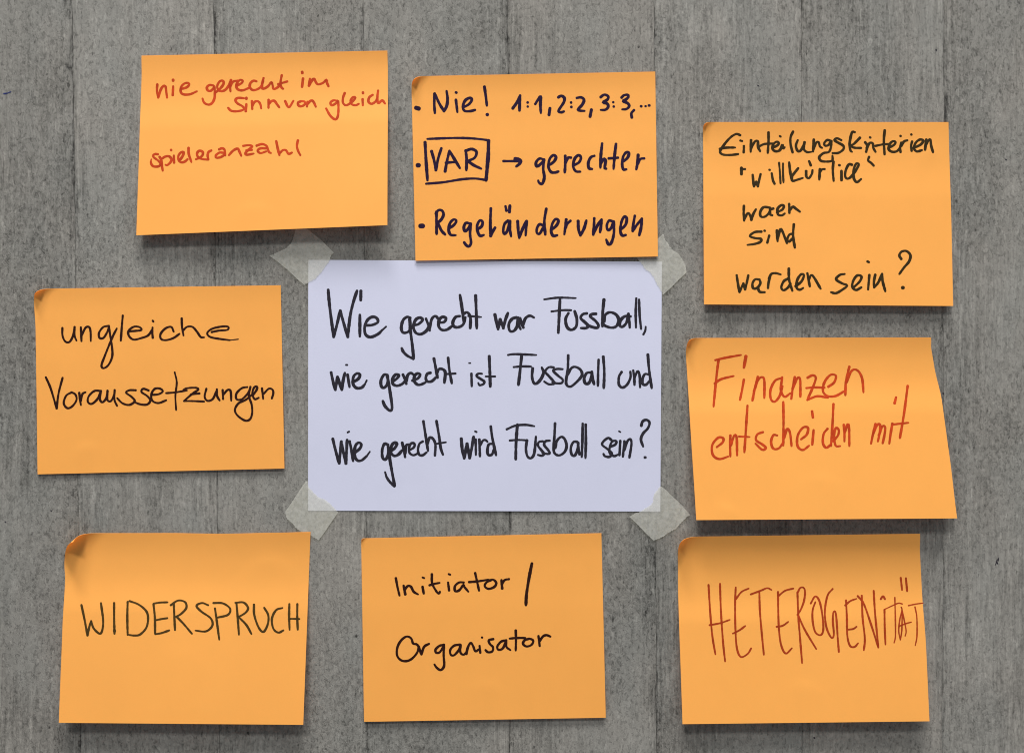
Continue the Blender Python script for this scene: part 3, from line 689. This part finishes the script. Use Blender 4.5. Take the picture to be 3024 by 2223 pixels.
w4("gerecht", "962,600 926,590 900,660 904,750 940,770 972,700 966,600; 966,600 990,780 1020,950 1045,1078; 1042,1082 980,1022 945,965; w22 950,975 933,918;"
          "1000,676 1045,640 1070,592 1045,576 1010,610 1002,690 1040,730 1090,712 1130,665; w32 1132,578 1155,680 1166,745; 1166,700 1178,610 1218,596;"
          "w28 1215,665 1266,632 1276,592 1242,582 1215,620 1215,690 1260,722 1312,702; w28 1372,562 1332,590 1315,660 1330,716 1370,722 1416,688;"
          "w30 1378,328 1405,500 1432,672; w30 1425,590 1450,520 1490,532 1518,600 1512,726; w30 1530,325 1560,500 1580,640 1606,716; w24 1530,590 1640,572", 900, 1160)
w4("wird", "1818,530 1830,660 1852,760; 1852,760 1885,590; 1885,590 1915,755; 1915,755 1940,640 1962,508; w28 1985,540 1988,720; w24 1978,445 1996,453; w30 2028,540 2035,735; w28 2040,605 2070,552 2100,546 2124,568;"
          "w30 %f,590 %f,600 %f,680 %f,720 %f,712 %f,650; w30 %f,388 %f,530 %f,722" % tuple(D + q for q in (132, 90, 76, 90, 130, 152, 115, 135, 177)), 900, 1160)
w4("Fussball", "425,366 410,560 405,770; w28 300,422 400,380 520,370 622,386; w26 335,552 420,545 522,548; w30 535,550 524,650 540,732 580,757 620,700 640,506;"
          "w28 722,560 676,568 664,610 700,660 732,702 710,728 662,718; w28 802,553 752,560 735,602 780,660 802,702 760,706 712,692; w30 862,352 855,500 846,660 870,712 920,722 976,680 996,610 972,532 930,510 882,560 866,640;"
          "w30 1122,567 1075,570 1045,640 1055,712 1090,726 1122,660 1130,578; w34 1130,578 1134,650 1146,712; w30 1183,356 1180,550 1172,742; w30 1218,366 1220,560 1215,755", 1420, 1160)
w4("sein?", "w28 1516,546 1480,522 1428,558 1410,602 1470,650 1522,702 1492,742 1440,732 1424,706; w28 1500,626 1560,600 1576,560 1532,560 1502,610 1496,690 1545,732 1592,716;"
          "w30 1620,556 1610,722; w22 1604,444 1622,454; w28 1668,560 1650,740; w28 1665,665 1700,565 1736,535 1750,590 1726,750;"
          "w30 1864,380 1880,330 1925,312 1960,345 1940,410 1885,470 1860,540 1886,622; w36 1904,748 1914,748", 1420, 1160)

# ------------------------------------------------------------------ tape pieces
tr = random.Random(3)
def tape(pts, ox, oy, k, torn, label, extra=None):
    """torn = indices of the polygon sides that are torn (jagged)"""
    P = [(ox + x / k, oy + y / k) for x, y in pts]
    ring = []
    for i, a in enumerate(P):
        b = P[(i + 1) % len(P)]
        L = math.dist(a, b); n = max(1, int(L / 2.2))
        nx, ny = (b[1] - a[1]) / L, -(b[0] - a[0]) / L
        for q in range(n):
            f = q / n; j = tr.uniform(-1.5, 1.3) if (i in torn and q) else tr.uniform(-.15, .15)
            ring.append((a[0] + (b[0] - a[0]) * f + nx * j, a[1] + (b[1] - a[1]) * f + ny * j))
    cx = sum(p[0] for p in P) / len(P); cy = sum(p[1] for p in P) / len(P)
    def h(x, y):
        on = 910 < x < 1952 and 768 < y < 1509
        return .00095
    V = [at(x, y, h(x, y)) for x, y in ring]
    n = len(V)
    o = mesh_obj("tape_piece", V, [tuple(range(n))[::-1]], M_TAPE)
    o["label"] = label; o["category"] = "tape"; o["group"] = "tape pieces holding the white sheet"
    return o
K6 = 2203 / 320.0
tape([(245, 658), (440, 575), (590, 500), (690, 410), (720, 320), (760, 190), (810, 60), (960, 60), (1050, 140), (1300, 340), (1555, 595),
      (1525, 620), (1480, 690), (1482, 740), (1420, 820), (1300, 990), (1180, 1120), (1035, 1200), (985, 1225), (960, 1255), (800, 1120), (600, 930), (400, 770)],
     760, 660, K6, {0, 1, 2, 3, 4, 5, 11, 12, 13, 14, 15, 16, 17, 18}, "translucent tape piece across the upper left corner of the white sheet")
tape([(1090, 212), (1105, 250), (1130, 330), (1210, 430), (1250, 500), (1310, 560), (1390, 600), (1450, 680), (1510, 780), (1550, 890), (1568, 990),
      (1400, 1150), (1250, 1300), (1090, 1448), (1060, 1380), (980, 1260), (900, 1090), (820, 990), (720, 920), (650, 820), (590, 745), (555, 700), (760, 520), (990, 300)],
     1800, 660, K6, set(range(0, 10)) | set(range(13, 21)), "translucent tape piece across the upper right corner of the white sheet")
tape([(722, 260), (745, 320), (765, 400), (880, 520), (980, 610), (1080, 640), (1180, 710), (1280, 810), (1365, 915), (1200, 1150), (1080, 1330), (970, 1478),
      (880, 1420), (810, 1380), (700, 1340), (600, 1290), (490, 1210), (420, 1120), (330, 1040), (310, 980), (285, 900), (400, 740), (560, 500)],
     800, 1380, K6, set(range(0, 8)) | set(range(11, 20)), "translucent tape piece across the lower left corner of the white sheet")
tape([(1045, 240), (1150, 320), (1250, 420), (1340, 505), (1480, 640), (1635, 820), (1560, 880), (1500, 950), (1430, 1010), (1350, 1110), (1240, 1170),
      (1160, 1210), (1080, 1270), (900, 1350), (750, 1210), (560, 1010), (395, 855), (470, 820), (600, 770), (700, 710), (820, 630), (890, 560), (885, 470), (910, 390), (980, 300)],
     1800, 1400, K6, set(range(5, 13)) | set(range(16, 25)), "translucent tape piece across the lower right corner of the white sheet")

# ------------------------------------------------------------------ stray marks on the wall
def flat_surf(x, y): return 0, 0, .0001
def mark(strokes, ox, oy, k, wd, mat, label):
    word("ink_mark", "", strokes, ox, oy, k, wd, mat, flat_surf, wall, label)
KM = 2203 / 800.0
mark("w14 32,763 52,762; w7 52,762 88,748", 0, 0, KM, 10, M_BLUE, "small blue ink smudge at the left edge")
KB = 2171 / 184.0
mark("w40 1240,1080 1225,1150 1262,1230; w28 1215,1160 1195,1220 1165,1275; w26 1285,1030 1280,1120", 2840, 1560, KB, 30, M_BLACK, "small black smear at the right edge")
for x, y, w_ in ((2785, 1161, 12), (2404, 2177, 12), (2970, 471, 11), (150, 1507, 9), (15, 1540, 9), (1232, 379, 8), (2238, 253, 10), (2764, 148, 10)):
    mark("w%d %f,%f %f,%f" % (w_, x * KM, y * KM, x * KM + 5, y * KM + 3), 0, 0, KM, 10, M_BLACK, "tiny black speck on the wall")
